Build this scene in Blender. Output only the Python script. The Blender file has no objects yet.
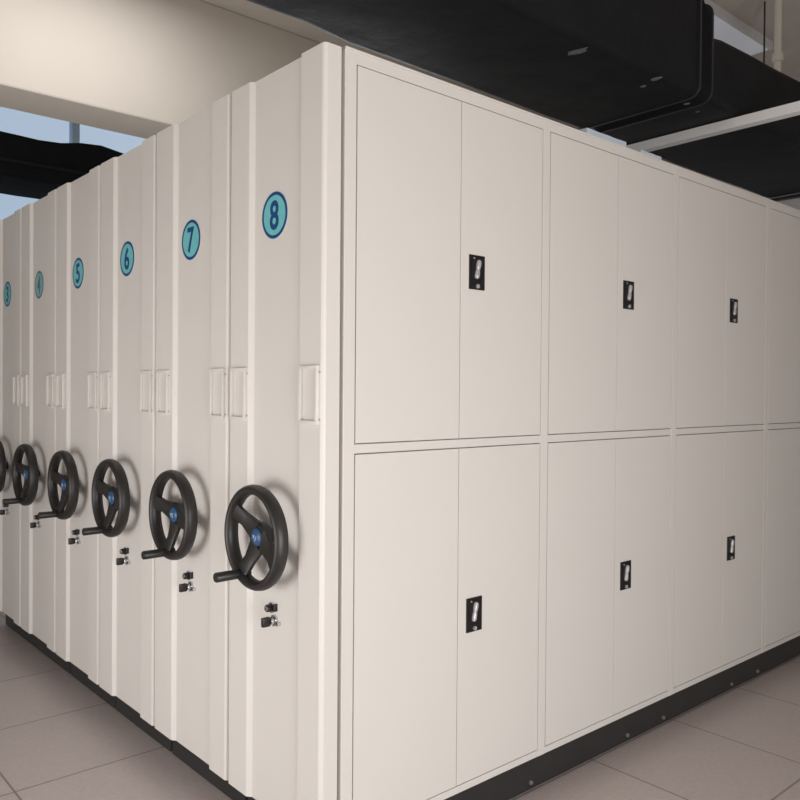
import bpy, bmesh, math, random
from mathutils import Vector, Matrix
random.seed(4)
S = bpy.context.scene
C = S.collection
PI = math.pi

# ------------------------------------------------------------------ materials
def mat(name, col, rough=.5, metal=0., noise=0., nscale=20., bump=0., bscale=60., spec=.5, trans=0., emis=None, estr=0.):
    m = bpy.data.materials.new(name); m.use_nodes = True
    nt = m.node_tree; b = nt.nodes['Principled BSDF']
    b.inputs['Base Color'].default_value = (*col, 1)
    b.inputs['Roughness'].default_value = rough
    b.inputs['Metallic'].default_value = metal
    b.inputs['Specular IOR Level'].default_value = spec
    tc = nt.nodes.new('ShaderNodeTexCoord')
    if noise > 0:
        n = nt.nodes.new('ShaderNodeTexNoise'); n.inputs['Scale'].default_value = nscale; n.inputs['Detail'].default_value = 5
        nt.links.new(tc.outputs['Object'], n.inputs['Vector'])
        r = nt.nodes.new('ShaderNodeMixRGB'); r.blend_type = 'MIX'
        r.inputs['Color1'].default_value = (*[c*(1-noise) for c in col], 1)
        r.inputs['Color2'].default_value = (*[min(1, c*(1+noise)) for c in col], 1)
        nt.links.new(n.outputs['Fac'], r.inputs['Fac']); nt.links.new(r.outputs['Color'], b.inputs['Base Color'])
    if bump > 0:
        n2 = nt.nodes.new('ShaderNodeTexNoise'); n2.inputs['Scale'].default_value = bscale; n2.inputs['Detail'].default_value = 4
        nt.links.new(tc.outputs['Object'], n2.inputs['Vector'])
        bp = nt.nodes.new('ShaderNodeBump'); bp.inputs['Strength'].default_value = bump; bp.inputs['Distance'].default_value = .01
        nt.links.new(n2.outputs['Fac'], bp.inputs['Height']); nt.links.new(bp.outputs['Normal'], b.inputs['Normal'])
    if emis:
        b.inputs['Emission Color'].default_value = (*emis, 1); b.inputs['Emission Strength'].default_value = estr
    return m
M = {}
M['steel'] = mat('beige_powder_coat', (.675, .645, .61), .42, noise=.012, nscale=3, bump=.03, bscale=350, spec=.35)
M['plinthm'] = mat('black_plinth_paint', (.022, .022, .022), .45, noise=.2, nscale=8)
M['rubber'] = mat('black_plastic', (.016, .0145, .0135), .42, noise=.1, nscale=30, bump=.05, bscale=400)
M['cap'] = mat('blue_hub_plastic', (.028, .085, .20), .3)
M['capmark'] = mat('pale_blue_print', (.35, .5, .68), .4)
M['chrome'] = mat('chrome', (.62, .62, .64), .22, metal=1.)
M['dull'] = mat('zinc_plated_steel', (.42, .41, .40), .4, metal=.8, noise=.15, nscale=15)
M['lockblack'] = mat('black_lock_plastic', (.010, .009, .009), .35)
M['lockgrey'] = mat('brushed_lever_metal', (.46, .45, .47), .35, metal=.3)
M['teal'] = mat('teal_print', (.15, .50, .52), .45, noise=.12, nscale=40)
M['faded_teal'] = mat('faded_teal_print', (.22, .42, .42), .45, noise=.12, nscale=40)
M['faded_navy'] = mat('faded_navy_print', (.06, .15, .22), .45)
M['navy'] = mat('navy_print', (.003, .055, .19), .45)
M['halo'] = mat('clear_sticker_edge', (.60, .61, .64), .4)
M['duct'] = mat('black_duct_insulation', (.009, .0097, .0115), .55, noise=.4, nscale=5, bump=.6, bscale=5, spec=.16)
M['wrinkle'] = mat('wrinkled_black_insulation', (.010, .010, .011), .9, noise=.2, nscale=6, bump=.8, bscale=9, spec=.08)
M['flange'] = mat('black_flange_rubber', (.022, .023, .025), .35)
M['glint'] = mat('glint_foil', (.16, .155, .15), .45, metal=.3, noise=.5, nscale=60)
M['wall'] = mat('cream_wall_paint', (.66, .61, .55), .8, noise=.03, nscale=3, bump=.05, bscale=80)
M['ceil'] = mat('bare_ceiling_plaster', (.60, .55, .49), .9, noise=.12, nscale=4, bump=.15, bscale=30)
M['farwall'] = mat('grey_wall_paint', (.45, .44, .44), .85, noise=.03, nscale=3)
M['board'] = mat('pale_blue_film', (.50, .57, .66), .5, noise=.08, nscale=12)
M['lamp'] = mat('frosted_lamp_diffuser', (.75, .77, .82), .5, emis=(.85, .9, 1.), estr=.12)
M['lampframe'] = mat('white_lamp_frame', (.7, .7, .7), .4)
M['frame'] = mat('blue_grey_window_frame', (.42, .54, .66), .5)
M['whitepipe'] = mat('cream_pipe', (.6, .57, .5), .5)

def floor_mat():
    m = bpy.data.materials.new('floor_tiles'); m.use_nodes = True; nt = m.node_tree; b = nt.nodes['Principled BSDF']
    tc = nt.nodes.new('ShaderNodeTexCoord'); br = nt.nodes.new('ShaderNodeTexBrick')
    br.offset = 0; br.inputs['Scale'].default_value = 1; br.inputs['Brick Width'].default_value = .6; br.inputs['Row Height'].default_value = .6
    br.inputs['Mortar Size'].default_value = .004
    br.inputs['Color1'].default_value = (.60, .52, .50, 1); br.inputs['Color2'].default_value = (.57, .495, .475, 1)
    br.inputs['Mortar'].default_value = (.26, .23, .22, 1)
    nt.links.new(tc.outputs['Object'], br.inputs['Vector'])
    n = nt.nodes.new('ShaderNodeTexNoise'); n.inputs['Scale'].default_value = 60; nt.links.new(tc.outputs['Object'], n.inputs['Vector'])
    mx = nt.nodes.new('ShaderNodeMixRGB'); mx.blend_type = 'MULTIPLY'; mx.inputs['Fac'].default_value = .3
    nt.links.new(br.outputs['Color'], mx.inputs['Color1']); nt.links.new(n.outputs['Color'], mx.inputs['Color2'])
    nt.links.new(mx.outputs['Color'], b.inputs['Base Color']); b.inputs['Roughness'].default_value = .3
    return m
M['floor'] = floor_mat()
def glass_mat():
    m = bpy.data.materials.new('window_glass'); m.use_nodes = True; nt = m.node_tree
    for n in list(nt.nodes): nt.nodes.remove(n)
    o = nt.nodes.new('ShaderNodeOutputMaterial'); t = nt.nodes.new('ShaderNodeBsdfTransparent'); g = nt.nodes.new('ShaderNodeBsdfGlossy')
    t.inputs['Color'].default_value = (.93, .96, 1, 1); g.inputs['Roughness'].default_value = .05
    mx = nt.nodes.new('ShaderNodeMixShader'); mx.inputs['Fac'].default_value = .06
    nt.links.new(t.outputs[0], mx.inputs[1]); nt.links.new(g.outputs[0], mx.inputs[2]); nt.links.new(mx.outputs[0], o.inputs['Surface'])
    return m
M['glass'] = glass_mat()

# ------------------------------------------------------------------ helpers
def box(bm, x0, x1, y0, y1, z0, z1, bev=0., mi=0, seg=2):
    r = bmesh.ops.create_cube(bm, size=1)
    vs = r['verts']
    for v in vs:
        v.co = Vector(((x0+x1)/2+v.co.x*(x1-x0), (y0+y1)/2+v.co.y*(y1-y0), (z0+z1)/2+v.co.z*(z1-z0)))
    fs = {f for v in vs for f in v.link_faces}
    for f in fs: f.material_index = mi
    if bev > 0:
        es = list({e for v in vs for e in v.link_edges})
        bmesh.ops.bevel(bm, geom=es, offset=bev, segments=seg, affect='EDGES', profile=.6, material=-1)
def cyl(bm, p, d, r0, r1, L, n=24, mi=0, bev=0.):
    d = Vector(d).normalized(); q = Vector((0, 0, 1)).rotation_difference(d).to_matrix().to_4x4()
    mtx = Matrix.Translation(Vector(p)+d*L/2) @ q
    r = bmesh.ops.create_cone(bm, cap_ends=True, segments=n, radius1=r0, radius2=r1, depth=L, matrix=mtx)
    fs = {f for v in r['verts'] for f in v.link_faces}
    for f in fs: f.material_index = mi
    if bev > 0:
        es = list({e for f in fs if len(f.verts) > 4 for e in f.edges})
        bmesh.ops.bevel(bm, geom=es, offset=bev, segments=2, affect='EDGES', profile=.6, material=-1)
def lathe(bm, p, axis, prof, n=40, mi=0):       # prof: (radius, height along axis)
    d = Vector(axis).normalized(); q = Vector((0, 0, 1)).rotation_difference(d).to_matrix()
    rings = []
    for r, h in prof:
        rings.append([bm.verts.new(Vector(p)+q @ Vector((r*math.cos(2*PI*i/n), r*math.sin(2*PI*i/n), h))) for i in range(n)])
    for a, b in zip(rings, rings[1:]):
        for i in range(n):
            f = bm.faces.new((a[i], a[(i+1) % n], b[(i+1) % n], b[i])); f.material_index = mi
    for rg in (rings[0][::-1], rings[-1]):
        f = bm.faces.new(rg); f.material_index = mi
def prism(bm, pts, z0, z1, mi=0):               # pts (x, y) extruded along z
    a = [bm.verts.new((x, y, z0)) for x, y in pts]; b = [bm.verts.new((x, y, z1)) for x, y in pts]
    n = len(pts)
    for i in range(n):
        f = bm.faces.new((a[i], a[(i+1) % n], b[(i+1) % n], b[i])); f.material_index = mi
    bm.faces.new(a[::-1]).material_index = mi; bm.faces.new(b).material_index = mi
def obj(name, bm, mats, parent=None, smooth=False, loc=None):
    bmesh.ops.recalc_face_normals(bm, faces=bm.faces)
    me = bpy.data.meshes.new(name); bm.to_mesh(me); bm.free()
    if not isinstance(mats, (list, tuple)): mats = [mats]
    for m in mats: me.materials.append(m)
    if smooth:
        for p in me.polygons: p.use_smooth = True
        me.set_sharp_from_angle(angle=math.radians(38))
    o = bpy.data.objects.new(name, me); C.objects.link(o)
    if parent: o.parent = parent
    if loc: o.location = loc
    return o
def tag(o, label, cat, group=None):
    o['label'] = label; o['category'] = cat
    if group: o['group'] = group
    return o
def thing(name, loc, label, cat, group=None):
    o = bpy.data.objects.new(name, None); o.empty_display_size = .1; C.objects.link(o); o.location = loc
    return tag(o, label, cat, group)
def struct(name, bm, m, parent=None):
    o = obj(name, bm, m, parent)
    if not parent: o['kind'] = 'structure'
    return o
def B(): return bmesh.new()

# ------------------------------------------------------------------ dimensions
FZ = -.115          # floor level (carriage bottoms are at z = 0)
H = 2.329
P = .114            # end panels stand this far in front of the door plane's corner
CEIL = 4.0

# ------------------------------------------------------------------ setting
XL, XR, YB, YF = -2.9, 6.5, -3.6, 5.4
b = B(); box(b, XL-.2, XR+.2, YB-.2, YF+.2, FZ-.1, FZ); struct('floor', b, M['floor'])
b = B(); box(b, XL-.2, XR+.2, YB-.2, YF+.2, CEIL, CEIL+.2); struct('ceiling', b, M['ceil'])
def wall_with_hole(name, axis, at, thick, lo, hi, holes, m):
    """axis 0: wall lies in plane x = at and runs along y; axis 1: plane y = at"""
    b = B()
    def seg(a0, a1, z0, z1):
        if a1-a0 < 1e-4 or z1-z0 < 1e-4: return
        if axis == 0: box(b, min(at, at+thick), max(at, at+thick), a0, a1, z0, z1)
        else: box(b, a0, a1, min(at, at+thick), max(at, at+thick), z0, z1)
    cur = lo
    for (a0, a1, z0, z1) in holes:
        seg(cur, a0, FZ, CEIL); seg(a0, a1, FZ, z0); seg(a0, a1, z1, CEIL); cur = a1
    seg(cur, hi, FZ, CEIL)
    return struct(name, b, m)
far_win = (-.8, 5.0, 2.25, 3.92)
left_win = (-.35, 1.45, -.02, 1.27)
back_win = (-2.0, .5, -.02, 1.72)
wall_with_hole('wall_far', 1, YF, .2, XL, XR, [far_win], M['farwall'])
wall_with_hole('wall_left', 0, XL, -.2, YB, YF, [left_win], M['wall'])
wall_with_hole('wall_back', 1, YB, -.2, XL, XR, [back_win], M['wall'])
b = B(); box(b, XR, XR+.2, YB, YF, FZ, CEIL); struct('wall_right', b, M['farwall'])

def window(name, axis, at, w, mull, th=.08):
    a0, a1, z0, z1 = w
    fr = B()
    def seg(p0, p1, q0, q1, d=0., bm=fr):
        if axis == 0: box(bm, at-th/2+d, at+th/2-d, p0, p1, q0, q1)
        else: box(bm, p0, p1, at-th/2+d, at+th/2-d, q0, q1)
    f = .05
    seg(a0, a1, z0, z0+f); seg(a0, a1, z1-f, z1); seg(a0, a0+f, z0+f, z1-f); seg(a1-f, a1, z0+f, z1-f)
    for mm in mull: seg(mm-.032, mm+.032, z0+f, z1-f)
    root = struct(name, fr, M['frame'])
    cuts = [a0+f]+[q for mm in mull for q in (mm-.032, mm+.032)]+[a1-f]
    for i in range(0, len(cuts), 2):
        g = B(); seg(cuts[i], cuts[i+1], z0+f, z1-f, .036, g)
        obj('pane', g, M['glass'], root)
    return root
window('window_1', 1, YF+.1, far_win, [1.09, 3.0])
window('window_2', 0, XL-.1, left_win, [.55])
window('window_3', 1, YB-.1, back_win, [-.75])

# ceiling beam
b = B(); box(b, XL, XR, 3.2, 3.61, 3.10, CEIL, .012); o = struct('trim_1', b, M['wall'])

# ------------------------------------------------------------------ end-panel furniture (built once, local: y = 0 at the unit centre, x = 0 at the panel face)
def rim_mesh():
    b = B(); R, n, k = .146, 72, 16
    rings = []
    for i in range(n):
        a = 2*PI*i/n; ring = []
        for j in range(k):
            t = 2*PI*j/k
            rr = R+.0160*math.cos(t); xx = -.0235*math.sin(t)
            ring.append(b.verts.new((xx, rr*math.cos(a), rr*math.sin(a))))
        rings.append(ring)
    for i in range(n):
        for j in range(k):
            b.faces.new((rings[i][j], rings[(i+1) % n][j], rings[(i+1) % n][(j+1) % k], rings[i][(j+1) % k]))
    return b
def spoke_mesh(ang):                      # angle from +y (picture left) towards +z
    b = B()
    c, s = math.cos(ang), math.sin(ang)
    st = [(.018, .040, .012, .018), (.045, .031, .011, .017), (.09, .0235, .010, .010), (.125, .026, .010, .0), (.142, .034, .010, .0)]
    rings = []
    for r, hw, ht, x in st:
        ring = []
        for (u, w) in ((-1, -.6), (-.7, -1), (.7, -1), (1, -.6), (1, .6), (.7, 1), (-.7, 1), (-1, .6)):
            ring.append(b.verts.new((x+w*ht, r*c-u*hw*s, r*s+u*hw*c)))
        rings.append(ring)
    for a, d in zip(rings, rings[1:]):
        for i in range(8): b.faces.new((a[i], a[(i+1) % 8], d[(i+1) % 8], d[i]))
    b.faces.new(rings[0][::-1]); b.faces.new(rings[-1])
    return b
HZ = .884
WD = .069           # wheel plane stands this far off the panel

def add_wheel(root, x, y, rot, label_first=None):
    hub = B()
    lathe(hub, (.026, 0, 0), (-1, 0, 0), [(.019, -.055), (.019, -.03), (.038, -.016), (.045, -.004), (.043, .012), (.036, .018)], 36)
    HX = .026
    w = obj('handwheel', rim_mesh(), M['rubber'], root, True, (x-WD, y, HZ))
    w.rotation_euler.x = rot
    w['label'] = 'black three-spoke plastic handwheel'
    obj('hub', hub, M['rubber'], w, True)
    for a in (90, 0, -90):             # T arrangement; the crank grip sits at the end of the middle spoke
        obj('spoke', spoke_mesh(math.radians(a)), M['rubber'], w, True)
    cp = B()
    lathe(cp, (.0075, 0, 0), (-1, 0, 0), [(.0275, 0), (.0275, .003), (.024, .007), (.016, .0095), (.006, .0105)], 32)
    # printed mark on the cap: a small triangle over a bar
    for q in (((-.0035, -.007, .001), (-.0035, .007, .001), (-.0035, 0, .013)), ((-.0035, -.009, -.009), (-.0035, .009, -.009), (-.0035, .009, -.005)), ((-.0035, -.009, -.009), (-.0035, .009, -.005), (-.0035, -.009, -.005))):
        vs = [cp.verts.new(v) for v in q]; vv = [cp.verts.new((v[0]+.004, v[1], v[2])) for v in q]
        cp.faces.new(vs).material_index = 1
        for i in range(3): cp.faces.new((vs[i], vs[(i+1) % 3], vv[(i+1) % 3], vv[i])).material_index = 1
    c_ = obj('hub_cap', cp, [M['cap'], M['capmark']], w, True); c_['label'] = 'blue hub cap'
    gr = B(); ga = 0
    gy, gz = .144, 0
    lathe(gr, (.020, gy, gz), (-1, 0, 0), [(.014, -.004), (.0175, .012), (.0175, .026), (.0125, .029), (.0125, .036), (.0150, .038), (.0155, .112), (.0135, .115)], 24)
    obj('crank_grip', gr, M['rubber'], w, True)
    return w
def add_lock(root, x, y):
    b = B()
    # upper: thumb-turn cylinder with a small key bow; lower: chrome barrel with a black-headed key
    cyl(b, (x, y+.004, .655), (-1, 0, 0), .017, .0165, .006, 24, 1)
    cyl(b, (x-.006, y+.004, .655), (-1, 0, 0), .0125, .0115, .016, 20, 0, .002)
    cyl(b, (x-.022, y+.004, .655), (-1, 0, 0), .008, .008, .003, 16, 1)
    box(b, x-.012, x, y-.026, y-.017, .648, .672, .002, 0)
    cyl(b, (x, y-.012, .618), (-1, 0, 0), .018, .0175, .007, 24, 1)
    cyl(b, (x-.007, y-.012, .618), (-1, 0, 0), .012, .0115, .012, 20, 1, .002)
    box(b, x-.022, x-.018, y-.020, y-.004, .614, .622, 0, 0)
    box(b, x-.046, x-.019, y-.017, y-.003, .603, .632, .003, 0)
    cyl(b, (x, y-.040, .613), (-1, 0, 0), .007, .006, .012, 16, 1)
    return obj('lock', b, [M['lockblack'], M['chrome']], root, True)
def add_holder(root, x, y):
    """upright rectangular card frame riveted to the panel, centre y, z 1.236-1.413"""
    b = B(); z0, z1 = 1.238, 1.408; hw = .047; t = .0105; d = .010
    box(b, x-d, x+.001, y-hw, y+hw, z1-t, z1, .002); box(b, x-d, x+.001, y-hw, y+hw, z0, z0+t, .002)
    box(b, x-d, x+.001, y-hw, y-hw+t, z0+t*.6, z1-t*.6, .002); box(b, x-d, x+.001, y+hw-t, y+hw, z0+t*.6, z1-t*.6, .002)
    o = obj('card_holder', b, M['steel'], root, True)
    for sy in (-1, 1):
        for z in (z0+.014, z1-.020):
            r = B(); cyl(r, (x+.001, y+sy*(hw+.0035), z), (-1, 0, 0), .0032, .0025, .0035, 12)
            obj('rivet', r, M['dull'], o, True)
    return o
def add_number(root, x, y, z, txt):
    b = B()
    R = .0725
    def disc(r, x0, x1, mi): 
        lathe(b, (0, 0, 0), (-1, 0, 0), [(r, -x0), (r, -x1)], 48, mi)
    disc(R+.004, 0, -.0008, 2)
    disc(R, -.0008, -.0013, 1)
    disc(R-.0105, -.0013, -.0018, 0)
    pl = obj('number_plate', b, [M['faded_teal'] if txt == '4' else M['teal'], M['faded_navy'] if txt == '4' else M['navy'], M['halo']], root, False, (x, y, z))
    pl['label'] = 'round teal number sticker with navy ring'
    cu = bpy.data.curves.new('numeral', 'FONT'); cu.body = txt; cu.size = .115; cu.extrude = .0004; cu.offset = .0025
    cu.align_x = 'CENTER'; cu.align_y = 'CENTER'
    tmp = bpy.data.objects.new('tmp_text', cu); C.objects.link(tmp)
    bpy.context.view_layer.update()
    me = bpy.data.meshes.new_from_object(tmp.evaluated_get(bpy.context.evaluated_depsgraph_get()))
    bpy.data.objects.remove(tmp)
    xs = [v.co.x for v in me.vertices]; ys = [v.co.y for v in me.vertices]
    cx, cy = (min(xs)+max(xs))/2, (min(ys)+max(ys))/2
    k = .092/(max(ys)-min(ys)); kx = min(.95*k, .050/(max(xs)-min(xs)))
    for v in me.vertices:
        v.co = Vector((-.0022-v.co.z, -(v.co.x-cx)*kx, (v.co.y-cy)*k))
    me.materials.clear(); me.materials.append(M['faded_navy'] if txt == '4' else M['navy'])
    nu = bpy.data.objects.new('numeral', me); C.objects.link(nu); nu.parent = pl

def end_panel(root, w):
    """formed sheet-steel cover; local y 0..w"""
    g = .0045; fx = -P; rx = -P+.013; hb = -.054
    fl = .122; lf = w-.158 if w > .56 else w-.128
    pts = [(hb, g), (fx+.011, g), (fx+.003, g+.0035), (fx, g+.011), (fx, fl), (rx, fl+.003), (rx, lf-.017), (fx+.002, lf-.003), (fx, lf+.001),
           (fx, w-g-.011), (fx+.003, w-g-.0035), (fx+.011, w-g), (hb, w-g)]
    b = B(); prism(b, pts, .012, H-.002)
    # thin folded lines pressed along the near side, as on the photo
    box(b, hb, -.0449, .03, w-.03, .012, H-.01)
    o = obj('end_panel', b, M['steel'], root)
    m = o.modifiers.new('bev', 'BEVEL'); m.width = .0012; m.segments = 2; m.limit_method = 'ANGLE'; m.angle_limit = math.radians(40)
    return rx, fx, fl, lf

def dress(root, w, txt, rot):
    rx, fx, fl, lf = end_panel(root, w)
    mid = w/2
    add_number(root, rx, mid+.010, 1.880, txt)
    add_wheel(root, rx, mid+(.002 if w < .56 else .010), rot)
    add_lock(root, rx, mid+.008)
    add_holder(root, fx, .0685)
    add_holder(root, fx, w-.0725 if w < .56 else w-.082)

def plinth(root, x0, x1, w, bolts=True):
    b = B(); box(b, x0, x1, .004, w-.012, FZ+.004, 0., .004)
    p = obj('plinth', b, M['plinthm'], root)
    if bolts:
        for k in range(5):
            for dx in (.544, .822):
                x = k*.9+dx-.9
                if 0 < x < x1-.05:
                    r = B(); cyl(r, (x, .005, -.0845), (0, -1, 0), .009, .008, .008, 6); obj('bolt', r, M['dull'], p)
    return p

# ------------------------------------------------------------------ front carriage (unit 8) with the double doors
NB, W, CW = 4, .9, .045
XE = NB*W
w8 = .545
r8 = thing('mobile_shelving_unit', (0, 0, 0), 'nearest beige mobile shelving cabinet, number 8 on its end, black-locked double doors along its side', 'shelving unit', 'beige mobile shelving units in a row')
b = B(); box(b, -CW, XE, .022, w8-.008, .002, H-.006)
obj('carcass', b, M['steel'], r8)
b = B()
for k in range(NB+1):
    x1 = k*W-.0025; x0 = x1-CW+.004
    if k == 0: x0 = -CW
    if k == NB: x1 = XE
    box(b, x0, x1, -.0015, .021, .0, H, .0022)
for k in range(NB):
    x0, x1 = k*W-.0026, (k+1)*W-CW+.0016
    box(b, x0, x1, 0, .021, 2.290, H, .0012)
    box(b, x0, x1, 0, .021, 1.1505, 1.1775, .0012)
    box(b, x0, x1, 0, .021, 0, .024, .0012)
obj('door_frame', b, M['steel'], r8)
# slightly proud top edging
b = B(); box(b, -CW, XE, -.004, w8-.008, H-.006, H+.002, .001); obj('top_sheet', b, M['steel'], r8)
gap = .0032
def lock_plate(parent, x, z):
    b = B(); w, h = .037, .0575
    box(b, x-w, x+w, -.0055, .0005, z-h, z+h, .0018, 0)
    # recessed tray edge
    box(b, x-w+.010, x+w-.010, -.0075, -.005, z-.036, z+h-.012, .001, 0)
    # two-lobed lever, leaning
    lathe(b, (x-.007, -.0075, z-.022), (.20, 0, 1), [(.004, 0), (.0085, .003), (.0098, .010), (.0088, .026), (.0075, .032), (.0092, .040), (.0098, .054), (.0080, .062), (.004, .065)], 16, 1)
    cyl(b, (x, -.006, z-.046), (0, -1, 0), .0075, .007, .005, 18, 1)
    cyl(b, (x-.018, -.006, z+.046), (0, -1, 0), .003, .003, .003, 10, 1)
    o = obj('lock_plate', b, [M['lockblack'], M['lockgrey']], parent); o['label'] = 'black recessed lock with grey lever'
for k in range(NB):
    xa = k*W; xm = xa+.4345; xb = (k+1)*W-CW
    for z0, z1, lz in ((1.1775+gap, 2.290-gap, 1.734), (.024+gap, 1.1505-gap, .586)):
        for s, (x0, x1) in enumerate(((xa+.0012, xm-.0012), (xm+.0012, xb-.0015))):
            b = B(); box(b, x0, x1, -.0012, .017, z0, z1, .0016)
            d = obj('door', b, M['steel'], r8)
            if s == 1: lock_plate(d, x0+.075, lz)
plinth(r8, -.04, XE, w8)
dress(r8, w8, '8', math.radians(-59))

# ------------------------------------------------------------------ carriages 7 to 3 behind it, in a row
edges = [.545, 1.125, 1.700, 2.275, 2.850, 3.420]
info = [('7', 'beige mobile shelving cabinet with a number 7 sticker, black handwheel, second from the front', -76),
        ('6', 'beige mobile shelving cabinet with a number 6 sticker and black handwheel on its end', -72),
        ('5', 'beige mobile shelving cabinet with a number 5 sticker and black handwheel on its end', -75),
        ('4', 'beige mobile shelving cabinet with a faint number 4 sticker near the picture\'s left side', -74),
        ('3', 'leftmost beige mobile shelving cabinet, cut off by the picture\'s left edge, black handwheel half visible', -75)]
for i, (txt, lab, rot) in enumerate(info):
    y0, y1 = edges[i], edges[i+1]; w = y1-y0
    r = thing('mobile_shelving_unit', (0, y0, 0), lab, 'shelving unit', 'beige mobile shelving units in a row')
    b = B()
    box(b, -CW, XE, .008, .026, .002, H-.004); box(b, -CW, XE, w-.026, w-.008, .002, H-.004)
    box(b, -CW, XE, .026, w-.026, H-.03, H-.004); box(b, -CW, -.02, .026, w-.026, .002, H-.03); box(b, XE-.02, XE, .026, w-.026, .002, H-.03)
    obj('carcass', b, M['steel'], r)
    for z in (.05, .5, .95, 1.4, 1.85):
        s = B(); box(s, -.02, XE-.02, .026, w-.026, z, z+.025); obj('shelf', s, M['steel'], r)
    plinth(r, -.04, XE, w, False)
    dress(r, w, txt, math.radians(rot))

# ------------------------------------------------------------------ things lying on top of the doors' cabinet
def sheet(x0, x1, y0, y1, z0, th, lab):
    b = B(); n = 14
    top = []; bot = []
    for i in range(n+1):
        x = x0+(x1-x0)*i/n; dz = .0007*math.sin(i*1.1)
        top.append([b.verts.new((x, y, z0+th+dz)) for y in (y0, y1)]); bot.append([b.verts.new((x, y, z0)) for y in (y0, y1)])
    for i in range(n):
        b.faces.new((top[i][0], top[i+1][0], top[i+1][1], top[i][1])); b.faces.new((bot[i][0], bot[i][1], bot[i+1][1], bot[i+1][0]))
        b.faces.new((top[i][0], bot[i][0], bot[i+1][0], top[i+1][0])); b.faces.new((top[i][1], top[i+1][1], bot[i+1][1], bot[i][1]))
    b.faces.new((top[0][0], top[0][1], bot[0][1], bot[0][0])); b.faces.new((top[n][0], bot[n][0], bot[n][1], top[n][1]))
    tag(obj('foam_sheet', b, M['board']), lab, 'sheet', 'pale blue sheets on the cabinet top')
sheet(1.13, 1.40, .008, .28, H+.0021, .026, 'pale blue sheet lying on the cabinet top edge under the duct, the nearer one')
sheet(1.50, 1.66, .004, .25, H+.0021, .016, 'short pale blue sheet on the cabinet top, right beside the pale crossbar')

# ------------------------------------------------------------------ big black insulated duct over the doors
def rrect(y0, y1, z0, z1, r, n=6):
    pts = []
    for cy, cz, a0 in ((y0+r, z0+r, PI), (y1-r, z0+r, 1.5*PI), (y1-r, z1-r, 0), (y0+r, z1-r, .5*PI)):
        for i in range(n+1):
            a = a0+PI/2*i/n; pts.append((cy+r*math.cos(a), cz+r*math.sin(a)))
    return pts
def sweep(b, st):                    # st: list of (x, y0, y1, z0, z1, r)
    rings = [[b.verts.new((s[0], y, z)) for y, z in rrect(*s[1:])] for s in st]
    n = len(rings[0])
    for a, d in zip(rings, rings[1:]):
        for i in range(n): b.faces.new((a[i], a[(i+1) % n], d[(i+1) % n], d[i]))
    b.faces.new(rings[0][::-1]); b.faces.new(rings[-1])
DZ = 2.650
dr = thing('air_duct', (0, 0, DZ), 'large black insulated air duct running along above the cabinet doors', 'duct')
def rel(o): o.location = (0, 0, -DZ); return o
random.seed(9)
def wob(x, y0, y1, z0, z1, r, a=.004):
    return (x, y0+random.uniform(-a, a), y1+random.uniform(-a, a), z0+random.uniform(0, a), z1+random.uniform(-a, a), r)
b = B(); sweep(b, [wob(-2.0+.2*i, -.045, .580 if i < 12 else .608, DZ, 3.24, .05) for i in range(20)]+[(1.872, -.045, .608, DZ, 3.24, .05)])
rel(obj('duct_section', b, M['duct'], dr, True))
b = B(); sweep(b, [(1.990, -.052, .608, DZ+.002, 2.955, .05)]+[wob(2.1+.25*i, -.050, .608, DZ, 2.965+.009*i, .035, .003) for i in range(8)]+[(3.975, -.05, .608, DZ, 3.04, .035)])
rel(obj('duct_section', b, M['duct'], dr, True))
for x in (1.872, 1.978):
    b = B(); sweep(b, [(x, -.053, .612, DZ-.004, 3.25 if x < 1.9 else 3.10, .055), (x+.012, -.053, .612, DZ-.004, 3.25 if x < 1.9 else 3.10, .055)])
    rel(obj('flange', b, M['flange'], dr, True))
b = B(); sweep(b, [(1.884, -.048, .580, DZ, 3.20, .05), (1.93, -.040, .572, DZ+.008, 3.12, .05), (1.978, -.048, .580, DZ, 3.06, .05)])
rel(obj('duct_joint', b, M['wrinkle'], dr, True))
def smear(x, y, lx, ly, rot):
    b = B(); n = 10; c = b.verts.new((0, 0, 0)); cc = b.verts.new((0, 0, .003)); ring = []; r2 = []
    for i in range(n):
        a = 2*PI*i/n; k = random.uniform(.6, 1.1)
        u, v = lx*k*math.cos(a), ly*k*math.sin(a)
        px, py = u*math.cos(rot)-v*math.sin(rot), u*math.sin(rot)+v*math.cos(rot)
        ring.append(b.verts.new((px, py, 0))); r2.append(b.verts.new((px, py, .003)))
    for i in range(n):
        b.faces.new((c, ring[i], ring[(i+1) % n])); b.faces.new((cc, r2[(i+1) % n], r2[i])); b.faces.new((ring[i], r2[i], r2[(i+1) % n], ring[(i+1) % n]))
    o = obj('foil_glint', b, M['glint'], dr); o.location = (x, y, -.002)  # flat pale foil bits set in place of small glints on the duct underside
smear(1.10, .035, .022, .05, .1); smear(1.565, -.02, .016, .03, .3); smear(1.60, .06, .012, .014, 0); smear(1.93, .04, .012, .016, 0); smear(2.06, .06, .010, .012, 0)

# crossbar hanging under the duct
cb = thing('hanger_bar', (2.28, 0, 2.60), 'pale metal crossbar passing under the black duct', 'hanger bar')
b = B(); box(b, -.028, .03, -.95, .72, 0, .046, .003)
obj('channel', b, M['lampframe'], cb)
for y in (-.75, .66):
    b = B(); cyl(b, (0, y, -.012), (0, 0, 1), .006, .006, CEIL-2.60+.008, 10); obj('threaded_rod', b, M['dull'], cb)
    b = B(); cyl(b, (0, y, -.009), (0, 0, 1), .011, .011, .009, 6); obj('nut', b, M['dull'], cb)

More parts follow.
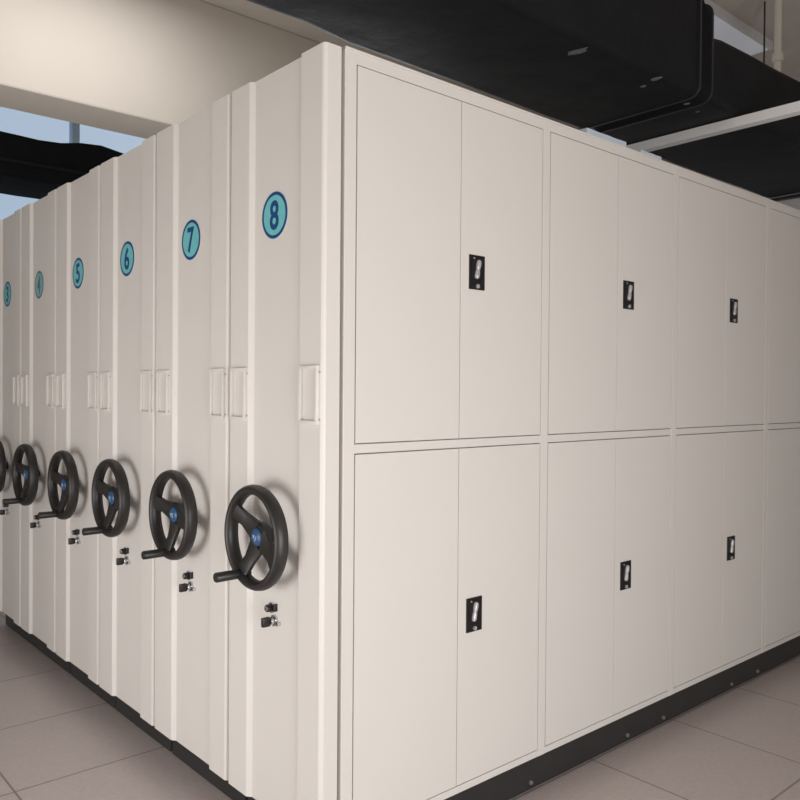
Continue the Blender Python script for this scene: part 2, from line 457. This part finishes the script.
# thin ceiling conduit behind the duct
dp = thing('ceiling_pipe', (3.62, .38, 3.045), 'short cream pipe dropping from the ceiling onto the black duct', 'pipe')
b = B(); cyl(b, (0, 0, 0), (0, 0, 1), .022, .022, CEIL-3.045, 16); obj('pipe', b, M['whitepipe'], dp, True)
b = B(); cyl(b, (0, 0, .36), (0, 0, 1), .034, .034, .05, 16, 0, .004); obj('collar', b, M['whitepipe'], dp, True)
b = B(); cyl(b, (0, 0, 0), (0, 0, 1), .05, .045, .03, 16, 0, .004); obj('base_flange', b, M['whitepipe'], dp, True)

# ceiling lamp
cl = thing('ceiling_light', (4.05, 1.18, 3.94), 'flat white rectangular lamp on the ceiling above the duct\'s far part', 'ceiling lamp')
b = B(); box(b, -.62, .62, -.30, .30, 0, .06, .004); box(b, -.60, .60, -.28, .28, -.001, .01); obj('housing', b, M['lampframe'], cl)
b = B(); box(b, -.595, .595, -.275, .275, -.004, 0); obj('diffuser', b, M['lamp'], cl)

# far black duct, wrapped in crumpled insulation
fd = thing('air_duct', (0, 4.5, 2.82), 'black wrapped duct in front of the pale blue window, behind the left cabinets', 'duct')
b = B(); random.seed(3)
st = []
for i in range(40):
    x = -2.899+.15*i
    if x > 1.9: break
    bump = .05 if .62 < x < 1.1 else 0.
    st.append((x, -.30+random.uniform(-.008, .008), .34+random.uniform(-.01, .01), random.uniform(0, .01), .315+random.uniform(-.006, .006)+bump*random.uniform(.2, .9), .04))
sweep(b, st); obj('duct_section', b, M['wrinkle'], fd, True)
b = B(); box(b, -2.899, 1.9, -.318, -.296, .10, .125, .006); obj('strap', b, M['duct'], fd)
for x in (-2.4, -.6, 1.6):
    for y in (-.33, .37):
        b = B(); cyl(b, (x, y, -.03), (0, 0, 1), .006, .006, CEIL-2.82+.029, 8); obj('threaded_rod', b, M['dull'], fd)
    b = B(); box(b, x-.02, x+.02, -.36, .40, -.035, -.001); obj('bracket', b, M['plinthm'], fd)
for x in (-1.7, 4.0):
    for y in (-.075, .640):
        b = B(); cyl(b, (x, y, -.035), (0, 0, 1), .006, .006, CEIL-DZ+.030, 8); obj('threaded_rod', b, M['plinthm'], dr)
    b = B(); box(b, x-.02, x+.02, -.10, .665, -.022, -.002); obj('bracket', b, M['plinthm'], dr)

# ------------------------------------------------------------------ light
def area(name, loc, target, sx, sy, power, col):
    l = bpy.data.lights.new(name, 'AREA'); l.shape = 'RECTANGLE'; l.size = sx; l.size_y = sy; l.energy = power; l.color = col
    o = bpy.data.objects.new(name, l); C.objects.link(o); o.location = loc
    o.rotation_euler = (Vector(target)-Vector(loc)).to_track_quat('-Z', 'Y').to_euler()
    return o
beam_fill = thing('ceiling_light', (.25, 2.35, 3.94), 'unseen flat white panel added to brighten the cream beam, over the cabinet tops', 'ceiling lamp')  # added out of view, with the area light below, to brighten the beam side
b = B(); box(b, -.62, .62, -.30, .30, 0, .06, .004); box(b, -.60, .60, -.28, .28, -.001, .01); obj('housing', b, M['lampframe'], beam_fill)
b = B(); box(b, -.595, .595, -.275, .275, -.004, 0); obj('diffuser', b, M['lamp'], beam_fill)
area('beam_fill_light', (.25, 2.35, 3.93), (.25, 2.35, 0), 1.15, .52, 20, (1., .98, .96))
area('daylight_far_window', (3.9, YF-.04, 3.0), (3.9, 0, 3.0), 2.0, 1.5, 75, (.92, .96, 1.))
area('daylight_left_window', (XL+.06, .55, .62), (0, .55, .62), 1.7, 1.2, 45, (1., .975, .95))
area('daylight_back_window', (-.75, YB+.06, .85), (-.75, 0, .85), 2.4, 1.65, 117, (1., .98, .965))
wd = bpy.data.worlds.new('World'); S.world = wd; wd.use_nodes = True
bg = wd.node_tree.nodes['Background']; bg.inputs['Color'].default_value = (.47, .55, .64, 1); bg.inputs['Strength'].default_value = 1.08

# ------------------------------------------------------------------ camera
cam = bpy.data.cameras.new('camera'); co = bpy.data.objects.new('camera', cam); C.objects.link(co)
yaw, pitch, roll, f = math.radians(48.796), math.radians(-.665), math.radians(.419), 801.67
fw = Vector((math.cos(yaw)*math.cos(pitch), math.sin(yaw)*math.cos(pitch), math.sin(pitch)))
r_ = Vector((math.sin(yaw), -math.cos(yaw), 0)); u_ = r_.cross(fw)
r2 = math.cos(roll)*r_+math.sin(roll)*u_; u2 = -math.sin(roll)*r_+math.cos(roll)*u_
mw = Matrix((r2, u2, -fw)).transposed().to_4x4(); mw.translation = Vector((-1.4528, -1.8593, 1.3366))
co.matrix_world = mw
cam.sensor_fit = 'HORIZONTAL'; cam.sensor_width = 36; cam.lens = 36*f/800; cam.clip_start = .05
S.camera = co
S.view_settings.view_transform = 'Standard'; S.view_settings.look = 'None'; S.view_settings.gamma = 1; S.view_settings.use_curve_mapping = False
S.view_settings.exposure = 0.
